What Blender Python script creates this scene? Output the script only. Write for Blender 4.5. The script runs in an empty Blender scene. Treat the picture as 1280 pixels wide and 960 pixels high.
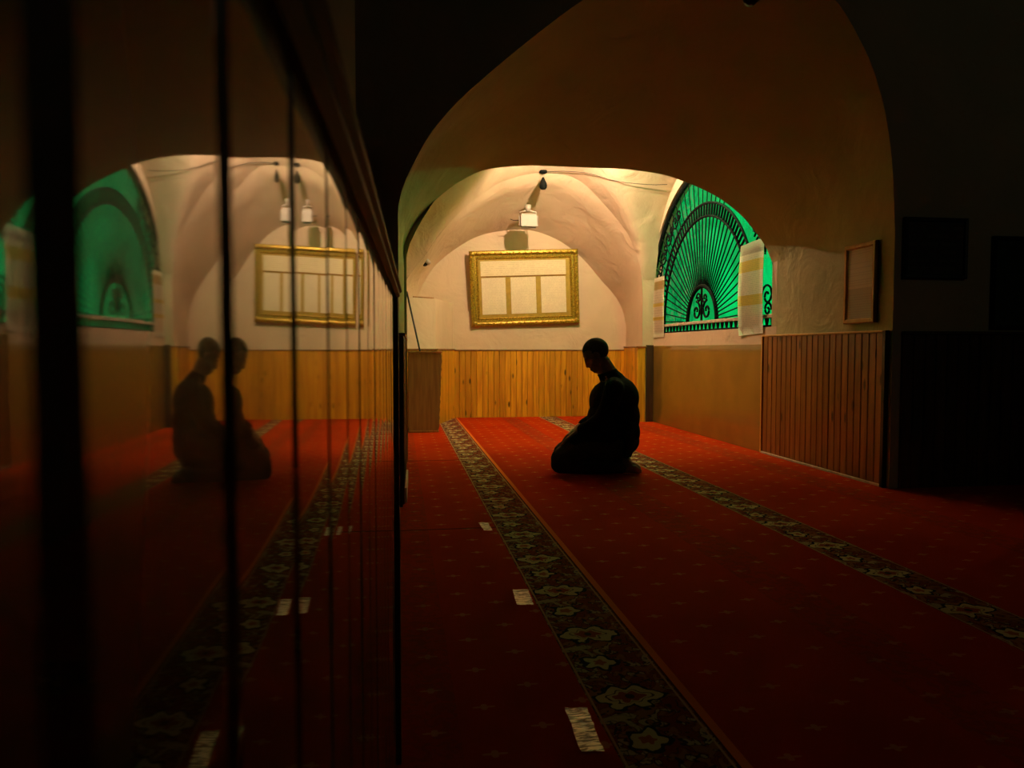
import bpy, bmesh, math, random
from mathutils import Vector, Matrix, Euler, noise as mnoise
random.seed(7)
sc = bpy.context.scene
COL = sc.collection
R = math.radians
PI = math.pi

# ------------------------------------------------------------------ camera, world, exposure
H = 0.87
cam_d = bpy.data.cameras.new('camera')
cam = bpy.data.objects.new('camera', cam_d); COL.objects.link(cam)
cam.location = (0, 0, H)
cam.rotation_euler = (R(90 - 2.66), 0, -math.atan(140 / 924.0))
cam_d.sensor_width = 36.0
cam_d.lens = 36.0 * 924 / 1280
cam_d.clip_start = 0.01
cam_d.dof.use_dof = True
cam_d.dof.focus_distance = 5.0
cam_d.dof.aperture_fstop = 9.0
sc.camera = cam
w = bpy.data.worlds.new('world'); sc.world = w
w.use_nodes = True
w.node_tree.nodes['Background'].inputs[0].default_value = (0.02, 0.02, 0.03, 1)
w.node_tree.nodes['Background'].inputs[1].default_value = 0.05
fl = bpy.data.lights.new('fill_light', 'AREA'); fl.energy = 2.4; fl.size = 0.8; fl.color = (0.95, 1.0, 0.62)  # added dim fill on the camera side
flo = bpy.data.objects.new('fill_light', fl); COL.objects.link(flo); flo.location = (4.4, -1.3, 3.3); flo.rotation_euler = (R(90), 0, R(8))
sc.view_settings.view_transform = 'Standard'
sc.view_settings.look = 'None'
sc.view_settings.gamma = 1.0
sc.view_settings.exposure = 0.0
LAMP = Vector((1.80, 7.40, 3.02))
LAMP_L = 9600.0          # radiance of the one bulb that lights the hall
LAMP_C = (1.0, 0.69, 0.47)
WIN_L = 1.0             # backlit green window

# ------------------------------------------------------------------ node helpers
class N:
    """tiny wrapper for maths on node sockets"""
    def __init__(s, nt, sock): s.nt = nt; s.k = sock
    def _m(s, op, *a, clamp=False):
        n = s.nt.nodes.new('ShaderNodeMath'); n.operation = op; n.use_clamp = clamp
        for i, v in enumerate((s,) + a):
            if isinstance(v, N): s.nt.links.new(v.k, n.inputs[i])
            else: n.inputs[i].default_value = v
        return N(s.nt, n.outputs[0])
    def __add__(s, o): return s._m('ADD', o)
    def __sub__(s, o): return s._m('SUBTRACT', o)
    def __mul__(s, o): return s._m('MULTIPLY', o)
    def __truediv__(s, o): return s._m('DIVIDE', o)
    def lt(s, o): return s._m('LESS_THAN', o)
    def gt(s, o): return s._m('GREATER_THAN', o)
    def f(s, op, *a): return s._m(op, *a)
    def mod(s, p): return s._m('FLOORED_MODULO', p)
    def between(s, a, b): return s.gt(a) * s.lt(b)
    def step(s, a, b):      # smooth 0..1 from a to b
        n = s.nt.nodes.new('ShaderNodeMapRange'); n.interpolation_type = 'SMOOTHSTEP'
        s.nt.links.new(s.k, n.inputs[0]); n.inputs[1].default_value = a; n.inputs[2].default_value = b
        return N(s.nt, n.outputs[0])

class Mat:
    def __init__(s, name, rough=0.6, metal=0.0, col=(0.5, 0.5, 0.5), spec=0.5, coat=0.0, coat_rough=0.05):
        s.m = bpy.data.materials.new(name); s.m.use_nodes = True
        s.nt = s.m.node_tree; s.b = s.nt.nodes['Principled BSDF']
        s.set('Base Color', col + (1,)); s.set('Roughness', rough); s.set('Metallic', metal)
        s.set('Specular IOR Level', spec); s.set('Coat Weight', coat); s.set('Coat Roughness', coat_rough)
        s._tc = None
    def set(s, k, v):
        i = s.b.inputs[k]
        if isinstance(v, N): s.nt.links.new(v.k, i)
        elif hasattr(v, 'is_output'): s.nt.links.new(v, i)
        else: i.default_value = v
    def tc(s, out='Object'):
        if s._tc is None: s._tc = s.nt.nodes.new('ShaderNodeTexCoord')
        return s._tc.outputs[out]
    def xyz(s, out='Object'):
        n = s.nt.nodes.new('ShaderNodeSeparateXYZ'); s.nt.links.new(s.tc(out), n.inputs[0])
        return [N(s.nt, o) for o in n.outputs]
    def comb(s, x, y, z):
        n = s.nt.nodes.new('ShaderNodeCombineXYZ')
        for i, v in enumerate((x, y, z)):
            if isinstance(v, N): s.nt.links.new(v.k, n.inputs[i])
            else: n.inputs[i].default_value = v
        return n.outputs[0]
    def noise(s, scale, detail=3, vec=None, stretch=None, rough=0.5, dist=0.0):
        n = s.nt.nodes.new('ShaderNodeTexNoise')
        v = vec if vec is not None else s.tc()
        if stretch:
            mp = s.nt.nodes.new('ShaderNodeMapping'); s.nt.links.new(v, mp.inputs[0]); mp.inputs['Scale'].default_value = stretch
            v = mp.outputs[0]
        s.nt.links.new(v, n.inputs['Vector']); n.inputs['Scale'].default_value = scale
        n.inputs['Detail'].default_value = detail; n.inputs['Roughness'].default_value = rough
        n.inputs['Distortion'].default_value = dist
        return N(s.nt, n.outputs['Fac'])
    def mix(s, f, a, b):
        n = s.nt.nodes.new('ShaderNodeMix'); n.data_type = 'RGBA'; n.clamp_factor = True
        for k, v in ((0, f), (6, a), (7, b)):
            if isinstance(v, N): s.nt.links.new(v.k, n.inputs[k])
            elif hasattr(v, 'is_output'): s.nt.links.new(v, n.inputs[k])
            else: n.inputs[k].default_value = v if k == 0 else tuple(v) + (1,)
        return n.outputs[2]
    def rnd(s):
        n = s.nt.nodes.new('ShaderNodeObjectInfo'); return N(s.nt, n.outputs['Random'])
    def bump(s, h, strength=0.3, dist=0.01):
        n = s.nt.nodes.new('ShaderNodeBump'); n.inputs['Strength'].default_value = strength; n.inputs['Distance'].default_value = dist
        s.nt.links.new(h.k, n.inputs['Height']); s.set('Normal', n.outputs[0])

def simple(name, col, rough=0.5, metal=0.0, nz=0.15, scale=20, bump=0.0, **k):
    m = Mat(name, rough, metal, col, **k)
    n = m.noise(scale, 4)
    dark = tuple(c * (1 - nz) for c in col); lite = tuple(min(1, c * (1 + nz)) for c in col)
    m.set('Base Color', m.mix(n.step(0.3, 0.7), dark, lite))
    if bump: m.bump(n, bump, 0.004)
    return m.m

def wood(name, a, b, rough=0.45, coat=0.0, coat_rough=0.1, spec=0.5, knots=True, wave=0.0):
    m = Mat(name, rough, 0, a, spec=spec, coat=coat, coat_rough=coat_rough)
    x, y, z = m.xyz()
    r = m.rnd()
    v = m.comb(x + r * 37.0, y + r * 11.0, z * 0.08 + r * 5.0)
    g = m.noise(28, 5, vec=v, dist=0.6)
    c = m.mix(g.step(0.3, 0.7), a, b)
    c = m.mix(r * 0.55, c, tuple(t * 0.5 for t in b))
    if knots:
        k = m.nt.nodes.new('ShaderNodeTexVoronoi'); k.feature = 'F1'
        m.nt.links.new(m.comb(x * 9.0 + r * 31.0, y * 9.0 + r * 17.0, z * 3.2 + r * 23.0), k.inputs['Vector']); k.inputs['Scale'].default_value = 1.0
        kf = N(m.nt, k.outputs['Distance']).step(0.17, 0.07)
        c = m.mix(kf, c, tuple(t * 0.16 for t in b))
    m.set('Base Color', c)
    if wave:
        n2 = m.noise(7, 2, vec=m.comb(x + r * 9.0, y + r * 9.0, z * 0.35))
        m.bump(n2 + g * 0.02, wave, 0.01)
    else: m.bump(g, 0.12, 0.002)
    return m.m

def plaster(name, col, bump=0.5):
    m = Mat(name, 0.75, 0, col, spec=0.25)
    n1 = m.noise(1.6, 4); n2 = m.noise(9, 5, rough=0.6); n3 = m.noise(3.1, 3, dist=1.0)
    c = m.mix(n1.step(0.35, 0.7), tuple(t * 0.9 for t in col), col)
    c = m.mix(n2.step(0.66, 0.8) * 0.35, c, tuple(t * 0.6 for t in col))
    m.set('Base Color', c)
    m.bump(n3 * 1.0 + n2 * 0.25, bump, 0.03)
    return m.m

M = {}
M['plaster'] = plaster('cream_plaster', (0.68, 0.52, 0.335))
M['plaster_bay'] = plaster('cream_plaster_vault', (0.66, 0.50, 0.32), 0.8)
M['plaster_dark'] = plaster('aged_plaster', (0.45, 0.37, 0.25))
M['plaster_soffit'] = plaster('green_lit_plaster', (0.54, 0.49, 0.23), 0.7)  # green light on the soffit mixed into its olive plaster colour
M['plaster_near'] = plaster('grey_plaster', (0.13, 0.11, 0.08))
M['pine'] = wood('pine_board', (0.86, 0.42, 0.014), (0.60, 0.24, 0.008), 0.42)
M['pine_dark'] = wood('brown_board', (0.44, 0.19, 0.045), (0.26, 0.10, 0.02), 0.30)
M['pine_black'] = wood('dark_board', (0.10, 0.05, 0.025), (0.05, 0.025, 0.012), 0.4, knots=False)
M['varnish'] = wood('varnished_board', (0.060, 0.022, 0.008), (0.035, 0.012, 0.004), 0.5, coat=1.0, coat_rough=0.03, knots=False, wave=0.026)
M['varnish'].node_tree.nodes['Principled BSDF'].inputs['Coat IOR'].default_value = 2.3
M['rail'] = wood('dark_rail', (0.016, 0.007, 0.004), (0.009, 0.004, 0.002), 0.5, spec=0.08, knots=False)
M['rail_glint'] = wood('painted_rail_glint', (0.70, 0.48, 0.27), (0.55, 0.36, 0.20), 0.25, knots=False)
M['lectern'] = wood('lectern_wood', (0.38, 0.19, 0.055), (0.25, 0.115, 0.03), 0.5, knots=False)
M['black_metal'] = simple('black_metal', (0.012, 0.012, 0.012), 0.45, 0.6)
M['iron'] = simple('wrought_iron', (0.004, 0.006, 0.005), 0.8, 0.0, spec=0.1)
M['black_plastic'] = simple('black_plastic', (0.012, 0.012, 0.012), 0.35)
M['white_plastic'] = simple('white_plastic', (0.44, 0.38, 0.30), 0.5, nz=0.04)
M['pale_trim'] = simple('pale_trim', (0.62, 0.50, 0.34), 0.45)
M['grille_rail'] = simple('painted_iron_rail', (0.50, 0.42, 0.30), 0.45)
M['gold'] = simple('gold_frame', (0.38, 0.245, 0.02), 0.38, 0.55, nz=0.45, scale=60, bump=0.4)
M['gold_flat'] = simple('gold_slip', (0.42, 0.27, 0.03), 0.5, 0.2, nz=0.1)
M['frame_oak'] = wood('oak_frame', (0.85, 0.50, 0.12), (0.65, 0.36, 0.07), 0.4, knots=False)
M['frame_black'] = simple('black_frame', (0.018, 0.014, 0.012), 0.4)
M['coat'] = simple('black_cloth', (0.012, 0.011, 0.011), 0.95, nz=0.3, scale=90, bump=0.3, spec=0.1)
M['trousers'] = simple('dark_grey_cloth', (0.045, 0.043, 0.042), 0.95, nz=0.3, scale=90, bump=0.3, spec=0.1)
M['skin'] = simple('skin', (0.22, 0.11, 0.07), 0.6, nz=0.08)
M['hair'] = simple('cropped_hair', (0.03, 0.024, 0.02), 0.8, nz=0.4, scale=150, bump=0.8)

def dado_mat():
    m = Mat('gloss_painted_dado', 0.5, 0, (0.13, 0.085, 0.03), spec=0.5, coat=1.0, coat_rough=0.07)
    m.set('Coat IOR', 1.9)
    n = m.noise(2.2, 4)
    m.set('Base Color', m.mix(n.step(0.3, 0.7), (0.20, 0.115, 0.009), (0.27, 0.16, 0.014)))
    m.bump(m.noise(3, 2), 0.06, 0.01)
    return m.m
M['dado'] = dado_mat()

def carpet_mat():
    m = Mat('prayer_carpet', 0.95, 0, (0.5, 0.05, 0.01), spec=0.03)
    x, y, z = m.xyz()
    wn = m.noise(22, 2); wn2 = m.noise(19, 2, vec=m.comb(x + 7.3, y + 3.1, 0))
    xd = x + (wn - 0.5) * 0.018; yd = y + (wn2 - 0.5) * 0.018
    pile = m.noise(420, 2)
    red = m.mix(m.noise(1.3, 3).step(0.3, 0.7), (0.44, 0.026, 0.001), (0.54, 0.042, 0.0015))
    # small scattered star motifs, staggered
    def stars(x0):
        cx = (x - x0) / 0.125
        ci = cx.f('ROUND')
        par = ci.mod(2.0)
        ux = (cx - ci) * 0.125
        cy = (y - 2.07 + par * 0.105) / 0.2115
        uy = (cy - cy.f('ROUND')) * 0.2115
        return ux, uy
    def starmask(x0):
        ux, uy = stars(x0)
        ux = ux * 0.52
        th = uy.f('ARCTAN2', ux); r = (ux * ux + uy * uy).f('SQRT')
        rad = (th * 4.0).f('COSINE') * 0.0045 + 0.0105
        return r.lt(rad), r.lt(0.006)
    s1, h1 = starmask(0.817); s2, h2 = starmask(0.322)
    left = x.lt(0.42)
    sm = s2 * left + s1 * (left * -1.0 + 1.0)
    field = m.mix(sm * 0.6, red, (0.66, 0.30, 0.09))
        # floral band builder
    def floral(c, half, off):
        u = xd - c
        ph = (y - off) / 0.4125
        vd = (ph - ph.f('ROUND')) * 0.4125 + (wn2 - 0.5) * 0.018
        ph2 = (y - off + 0.2062) / 0.4125
        vd2 = (ph2 - ph2.f('ROUND')) * 0.4125 + (wn2 - 0.5) * 0.018
        u1 = u + 0.012
        th = vd.f('ARCTAN2', u1); r = (u1 * u1 + vd * vd * 0.95).f('SQRT')
        rad = (th * 6.0 + (wn - 0.5) * 5.0).f('COSINE') * 0.011 + 0.062 + (th * 2.0).f('COSINE') * 0.016 + (wn2 - 0.5) * 0.05
        u2 = u + 0.032
        th2 = vd2.f('ARCTAN2', u2); r2 = (u2 * u2 + vd2 * vd2).f('SQRT')
        rad2 = (th2 * 5.0 + 0.6).f('COSINE') * 0.008 + 0.038 + (wn - 0.5) * 0.045
        n = m.noise(15, 2, vec=m.comb(x * 1.0 + c * 3.0, (y - off).mod(0.4125) * 1.0, 0.3), dist=1.6)
        n2 = m.noise(12, 2, vec=m.comb(x * 1.0 + 9.0, (y - off).mod(0.4125), 0.9), dist=2.0)
        base = m.mix(n2.step(0.5, 0.54), (0.22, 0.035, 0.012), (0.30, 0.12, 0.035))
        leaf = n.step(0.60, 0.62)
        base = m.mix(leaf * 0.9, base, (0.46, 0.36, 0.17))
        line = (n - 0.585).f('ABSOLUTE').lt(0.018)
        base = m.mix(line * 0.9, base, (0.012, 0.014, 0.02))
        vine = (n2 - 0.46).f('ABSOLUTE').lt(0.012)
        base = m.mix(vine * 0.8, base, (0.02, 0.02, 0.025))
        base = m.mix(r2.lt(rad2 + 0.012), base, (0.012, 0.014, 0.02))
        base = m.mix(r2.lt(rad2), base, (0.62, 0.50, 0.22))
        base = m.mix(r2.lt(rad2 * 0.45), base, (0.40, 0.12, 0.03))
        base = m.mix(r.lt(rad + 0.012), base, (0.012, 0.014, 0.02))
        base = m.mix(r.lt(rad), base, (0.62, 0.50, 0.22))
        base = m.mix(r.between(rad * 0.60, rad * 0.66), base, (0.10, 0.05, 0.02))
        base = m.mix(r.lt(rad * 0.48), base, (0.34, 0.07, 0.02))
        base = m.mix(r.lt(0.012), base, (0.05, 0.03, 0.02))
        edge = (x - c).f('ABSOLUTE').between(half - 0.010, half - 0.004)
        base = m.mix(edge, base, (0.55, 0.30, 0.12))
        return base, (x - c).f('ABSOLUTE').lt(half)
    b1, k1 = floral(0.575, 0.118, 1.754)
    b2, k2 = floral(1.885, 0.112, 2.18)
    col = m.mix(k1, field, b1)
    col = m.mix(k2, col, b2)
    col = m.mix(x.between(0.699, 0.722), col, (0.85, 0.19, 0.02))
    col = m.mix(x.between(0.693, 0.699), col, (0.10, 0.01, 0.004))
    # dull tone-on-tone bands between the prayer rows
    dl = m.noise(26, 3, dist=1.2).step(0.46, 0.56) * 0.75
    k3 = (x - 1.375).f('ABSOLUTE').lt(0.10) + (x - 0.055).f('ABSOLUTE').lt(0.075) + (x - 2.72).f('ABSOLUTE').lt(0.10)
    col = m.mix(k3 * (dl * 0.35 + 0.12), col, (0.13, 0.05, 0.02))
    # edges of shade across the left carpet, painted as dark lines
    shade_edge = (y - 5.80).f('ABSOLUTE').lt(0.012) * x.lt(0.46) + (y - 3.56).f('ABSOLUTE').lt(0.008) * x.lt(0.46)
    col = m.mix(shade_edge, col, (0.12, 0.012, 0.004))
    m.set('Base Color', m.mix(pile * 0.3, col, (0.0, 0.0, 0.0)))
    m.bump(pile + m.noise(60, 2) * 0.5, 0.5, 0.004)
    return m.m
M['carpet'] = carpet_mat()

def emis(name, col, strength):
    m = Mat(name, 0.3, 0, col)
    m.set('Emission Color', col + (1,)); m.set('Emission Strength', strength)
    return m.m
M['bulb'] = emis('glowing_bulb', LAMP_C, LAMP_L)

def green_glass():
    m = Mat('backlit_green_glass', 0.6, 0, (0.0, 0.02, 0.006), spec=0.05)
    x, y, z = m.xyz()
    n = m.noise(2.4, 4, dist=0.8); n2 = m.noise(9, 3, dist=1.5)
    c = m.mix(n.step(0.35, 0.65), (0.0, 0.36, 0.07), (0.0, 0.62, 0.13))
    c = m.mix(n2.step(0.56, 0.63) * y.step(7.0, 8.0), c, (0.16, 0.40, 0.12))
    c = m.mix(y.step(6.8, 8.6) * 0.55 + n2.step(0.45, 0.40) * y.step(6.8, 7.8) * 0.4, c, (0.0, 0.09, 0.025))
    m.set('Emission Color', c); m.set('Emission Strength', WIN_L)
    return m.m
M['green_glass'] = green_glass()

def paper(name, col, ink, spacing, bands=(), rough=0.6, axis=2, ink_amt=0.6, horiz=1, wordscale=60.0):
    """printed sheet; object coords in metres, z up"""
    m = Mat(name, rough, 0, col, spec=0.3)
    c3 = m.xyz(); z = c3[2]; h = c3[horiz]
    row = (z / spacing)
    fr = row - row.f('FLOOR')
    nz = m.noise(1.0, 1, vec=m.comb(h * wordscale, row.f('FLOOR') * 7.31, 0.0))
    ln = fr.between(0.3, 0.68) * nz.gt(0.46)
    c = m.mix(m.noise(6, 3).step(0.3, 0.7) * 0.3, col, tuple(t * 0.8 for t in col))
    for (z0, z1, bc) in bands: c = m.mix(z.between(z0, z1), c, bc)
    c = m.mix(ln * ink_amt, c, ink)
    m.set('Base Color', c)
    return m.m
M['sheet'] = paper('printed_sheet', (0.80, 0.68, 0.44), (0.30, 0.20, 0.08), 0.020, horiz=0, ink_amt=0.2)
M['sheet_head'] = paper('printed_heading', (0.80, 0.67, 0.40), (0.32, 0.20, 0.07), 0.024, horiz=0, ink_amt=0.22, wordscale=40)
YB = (0.78, 0.50, 0.10)
M['poster_a'] = paper('long_notice', (0.84, 0.66, 0.50), (0.25, 0.17, 0.12), 0.016, ((0.545, 0.645, YB), (0.255, 0.345, YB), (0.70, 0.9, (0.48, 0.36, 0.26))), ink_amt=0.28)
M['poster_b'] = paper('short_notice', (0.84, 0.64, 0.46), (0.40, 0.20, 0.10), 0.03, ((0.56, 0.66, (0.55, 0.34, 0.12)), (0.36, 0.40, YB), (0.20, 0.24, YB)), ink_amt=0.25)
M['framed_sheet'] = paper('framed_notice', (0.82, 0.72, 0.56), (0.30, 0.25, 0.20), 0.016, ((-0.30, -0.03, (0.62, 0.54, 0.42)),), ink_amt=0.2)
M['dark_sheet'] = paper('dark_print', (0.05, 0.035, 0.03), (0.10, 0.08, 0.05), 0.05, horiz=0, ink_amt=0.5, wordscale=14)
M['dark_green'] = simple('dark_green_print', (0.03, 0.04, 0.025), 0.3)

def foil():
    m = Mat('crinkled_tape', 0.33, 0.85, (0.95, 0.86, 0.70), spec=0.6)
    n = m.noise(60, 3, stretch=(0.5, 2.2, 1), dist=0.7)
    m.set('Base Color', m.mix(n.step(0.40, 0.56), (0.16, 0.12, 0.08), (0.97, 0.88, 0.72)))
    m.bump(n, 0.9, 0.006)
    return m.m
M['foil'] = foil()

# ------------------------------------------------------------------ object helpers
def link_mesh(name, bm, mat, parent=None, smooth=False, recalc=True):
    if recalc: bmesh.ops.recalc_face_normals(bm, faces=bm.faces)
    me = bpy.data.meshes.new(name); bm.to_mesh(me); bm.free()
    if mat: me.materials.append(mat)
    if smooth:
        for p in me.polygons: p.use_smooth = True
    o = bpy.data.objects.new(name, me); COL.objects.link(o)
    if parent: o.parent = parent
    return o
def tag(o, label, cat, group=None):
    o['label'] = label; o['category'] = cat
    if group: o['group'] = group
    return o
def thing(name, label, cat, loc=(0, 0, 0), rot=(0, 0, 0), group=None):
    o = bpy.data.objects.new(name, None); COL.objects.link(o)
    o.empty_display_size = 0.1; o.location = loc; o.rotation_euler = rot
    return tag(o, label, cat, group)
def struct(name, bm, mat, **k):
    o = link_mesh(name, bm, mat, **k); o['kind'] = 'structure'; return o
def box(bm, a, b, mtx=None):
    x0, y0, z0 = a; x1, y1, z1 = b
    vs = [bm.verts.new(v) for v in ((x0,y0,z0),(x1,y0,z0),(x1,y1,z0),(x0,y1,z0),(x0,y0,z1),(x1,y0,z1),(x1,y1,z1),(x0,y1,z1))]
    for f in ((0,3,2,1),(4,5,6,7),(0,1,5,4),(1,2,6,5),(2,3,7,6),(3,0,4,7)): bm.faces.new([vs[i] for i in f])
    if mtx:
        for v in vs: v.co = mtx @ v.co
    return vs
def bbox(a, b, bev=0.004, seg=1):
    bm = bmesh.new(); box(bm, a, b)
    if bev: bmesh.ops.bevel(bm, geom=bm.edges[:], offset=bev, segments=seg, affect='EDGES', profile=0.5)
    return bm
def tube(bm, pts, r, n=8, closed=False, cap=True):
    pts = [Vector(p) for p in pts]; rings = []
    up = Vector((0, 0, 1))
    L = len(pts)
    for i, p in enumerate(pts):
        t = (pts[(i + 1) % L] - pts[i - 1]) if closed else (pts[min(i + 1, L - 1)] - pts[max(i - 1, 0)])
        t.normalize()
        a = t.cross(up)
        if a.length < 1e-3: a = t.cross(Vector((1, 0, 0)))
        a.normalize(); b = t.cross(a)
        rr = r[i] if isinstance(r, (list, tuple)) else r
        rings.append([bm.verts.new(p + (a * math.cos(2*PI*k/n) + b * math.sin(2*PI*k/n)) * rr) for k in range(n)])
    for i in range(L if closed else L - 1):
        A, B = rings[i], rings[(i + 1) % L]
        for k in range(n): bm.faces.new((A[k], A[(k+1) % n], B[(k+1) % n], B[k]))
    if cap and not closed: bm.faces.new(rings[0]); bm.faces.new(rings[-1])
def lathe(bm, prof, n=24, centre=(0, 0, 0), a0=0.0, a1=2*PI):
    full = abs(a1 - a0 - 2*PI) < 1e-6
    cnt = n if full else n + 1
    rings = []
    for k in range(cnt):
        a = a0 + (a1 - a0) * k / n
        rings.append([bm.verts.new((centre[0] + r*math.cos(a), centre[1] + r*math.sin(a), centre[2] + z)) for r, z in prof])
    for k in range(n):
        A, B = rings[k], rings[(k + 1) % cnt]
        for i in range(len(prof) - 1): bm.faces.new((A[i], A[i+1], B[i+1], B[i]))
def ball(bm, c, r, sub=2, scale=(1, 1, 1), mtx=None):
    g = bmesh.ops.create_icosphere(bm, subdivisions=sub, radius=1.0)['verts']
    for v in g:
        p = Vector((v.co.x * r * scale[0], v.co.y * r * scale[1], v.co.z * r * scale[2]))
        if mtx: p = mtx @ p
        v.co = p + Vector(c)
    return g

# ------------------------------------------------------------------ arch curves (x, z) in their planes
YF, YB1, YR, YW = 4.20, 5.72, 8.60, 9.45         # front face, back of thick arch, rim of end recess, end wall
XW = 3.03                                        # right wall
front_arc = [(-0.005,1.60),(-0.002,1.68),(0.029,1.79),(0.09,1.92),(0.177,2.073),(0.31,2.235),(0.473,2.391),(0.742,2.623),(1.047,2.86),(1.35,3.03),(1.70,3.14),(2.05,3.15),(2.35,3.09),(2.60,2.968),(2.773,2.734),(2.86,2.57),(2.925,2.393),(2.975,2.18),(3.006,1.957),(3.03,1.60)]
back_arc = [(0.035,1.55),(0.037,1.66),(0.10,1.80),(0.18,1.91),(0.273,2.006),(0.37,2.09),(0.475,2.163),(0.653,2.250),(0.939,2.292),(1.20,2.298),(1.459,2.297),(1.70,2.298),(1.861,2.290),(2.10,2.262),(2.327,2.194),(2.50,2.125),(2.641,2.045),(2.78,1.935),(2.872,1.833),(2.96,1.725),(3.03,1.58)]
rim_arc = [(0.055,1.50),(0.062,1.621),(0.16,1.79),(0.294,1.955),(0.43,2.16),(0.592,2.351),(0.75,2.51),(0.921,2.645),(1.12,2.78),(1.337,2.872),(1.52,2.92),(1.701,2.943),(1.90,2.93),(2.09,2.87),(2.23,2.77),(2.356,2.645),(2.50,2.50),(2.636,2.34),(2.73,2.20),(2.799,2.052),(2.85,1.89),(2.882,1.735),(2.895,1.45)]
lun_arc = [(0.20,1.42),(0.256,1.608),(0.34,1.77),(0.449,1.932),(0.61,2.08),(0.805,2.211),(1.00,2.31),(1.225,2.380),(1.45,2.408),(1.671,2.403),(1.85,2.36),(2.018,2.298),(2.17,2.21),(2.306,2.108),(2.45,1.97),(2.597,1.802),(2.73,1.66),(2.837,1.523),(2.92,1.35),(2.95,1.156)]
def resample(pts, n):
    P = [Vector((a, b)) for a, b in pts]
    # Catmull-Rom densify then arclength resample
    D = []
    for i in range(len(P) - 1):
        p0 = P[max(i-1, 0)]; p1 = P[i]; p2 = P[i+1]; p3 = P[min(i+2, len(P)-1)]
        for k in range(8):
            t = k / 8
            D.append(0.5*((2*p1)+(-p0+p2)*t+(2*p0-5*p1+4*p2-p3)*t*t+(-p0+3*p1-3*p2+p3)*t**3))
    D.append(P[-1])
    L = [0]
    for i in range(1, len(D)): L.append(L[-1] + (D[i]-D[i-1]).length)
    out = []; j = 0
    for k in range(n + 1):
        s = L[-1] * k / n
        while j < len(L) - 2 and L[j+1] < s: j += 1
        t = (s - L[j]) / max(1e-9, L[j+1]-L[j])
        out.append(D[j].lerp(D[j+1], min(1, max(0, t))))
    return out
def full(arc, n=64):
    a = resample(arc, n)
    return [Vector((a[0].x, 0)), Vector((a[0].x, 0.9))] + a + [Vector((a[-1].x, 0.9)), Vector((a[-1].x, 0))]
def loft(secs):          # secs: list of (y, [pts])
    bm = bmesh.new(); rows = []
    for y, pts in secs: rows.append([bm.verts.new((p.x, y, p.y)) for p in pts])
    for a, b in zip(rows, rows[1:]):
        for i in range(len(a) - 1): bm.faces.new((a[i], a[i+1], b[i+1], b[i]))
    return bm
def arch_wall(pts, y, x0, x1, z1, bm=None):
    bm = bm or bmesh.new()
    top = []; low = []
    arc = [p for p in pts if p.y > 0.95]
    L0, R0 = pts[0].x, pts[-1].x
    def q(*c): bm.faces.new([bm.verts.new((a, y, b)) for a, b in c])
    q((x0, 0), (L0, 0), (arc[0].x, arc[0].y), (x0, arc[0].y)); q((x0, arc[0].y), (arc[0].x, arc[0].y), (arc[0].x, z1), (x0, z1))
    q((R0, 0), (x1, 0), (x1, arc[-1].y), (arc[-1].x, arc[-1].y)); q((arc[-1].x, arc[-1].y), (x1, arc[-1].y), (x1, z1), (arc[-1].x, z1))
    for a, b in zip(arc, arc[1:]):
        if b.x - a.x > 1e-4: q((a.x, a.y), (b.x, b.y), (b.x, z1), (a.x, z1))
    return bm

# ------------------------------------------------------------------ setting
bm = bmesh.new()
box(bm, (-2.6, -1.6, -0.12), (5.2, 9.7, 0.0))
struct('floor', bm, M['carpet'])
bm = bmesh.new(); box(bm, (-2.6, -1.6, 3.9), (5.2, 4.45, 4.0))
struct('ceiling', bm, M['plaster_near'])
ceil = bpy.data.objects['ceiling']
# unseen walls around the camera side of the hall
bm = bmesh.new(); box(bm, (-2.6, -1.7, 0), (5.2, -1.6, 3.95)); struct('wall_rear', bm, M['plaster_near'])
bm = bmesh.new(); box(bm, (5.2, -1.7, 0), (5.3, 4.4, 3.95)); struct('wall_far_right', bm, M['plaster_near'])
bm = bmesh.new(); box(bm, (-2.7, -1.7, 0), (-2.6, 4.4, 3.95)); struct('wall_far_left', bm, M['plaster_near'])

F_, B_, R_, L_ = full(front_arc), full(back_arc), full(rim_arc), full(lun_arc)
# thick arch: face towards the camera + back face
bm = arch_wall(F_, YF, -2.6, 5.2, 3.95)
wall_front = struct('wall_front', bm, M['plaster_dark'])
bm = arch_wall(B_, YB1, -0.4, 3.5, 3.9)
struct('wall_arch_back', bm, M['plaster'])
# soffit of the thick arch with uneven hand-trowelled plaster
secs = []
NS = 22
for k in range(NS + 1):
    t = k / NS; y = YF + (YB1 - YF) * t
    row = []
    for i, (a, b) in enumerate(zip(F_, B_)):
        p = a.lerp(b, t)
        if p.y > 1.2:
            s = min(1, (p.y - 1.2) / 0.7)
            bulge = math.sin(PI * t) * 0.05 * s
            wv = mnoise.noise(Vector((p.x * 1.7, y * 2.1, p.y * 1.7))) * 0.035 * s * math.sin(PI * min(1, max(0, t * 1.0)))
            c = Vector((1.5, 1.3)); d = (p - c).normalized()
            p = p + d * (bulge + wv)
        row.append(p)
    secs.append((y, row))
wall_soffit = struct('wall_soffit', loft(secs), M['plaster_soffit'], smooth=True)

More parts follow.
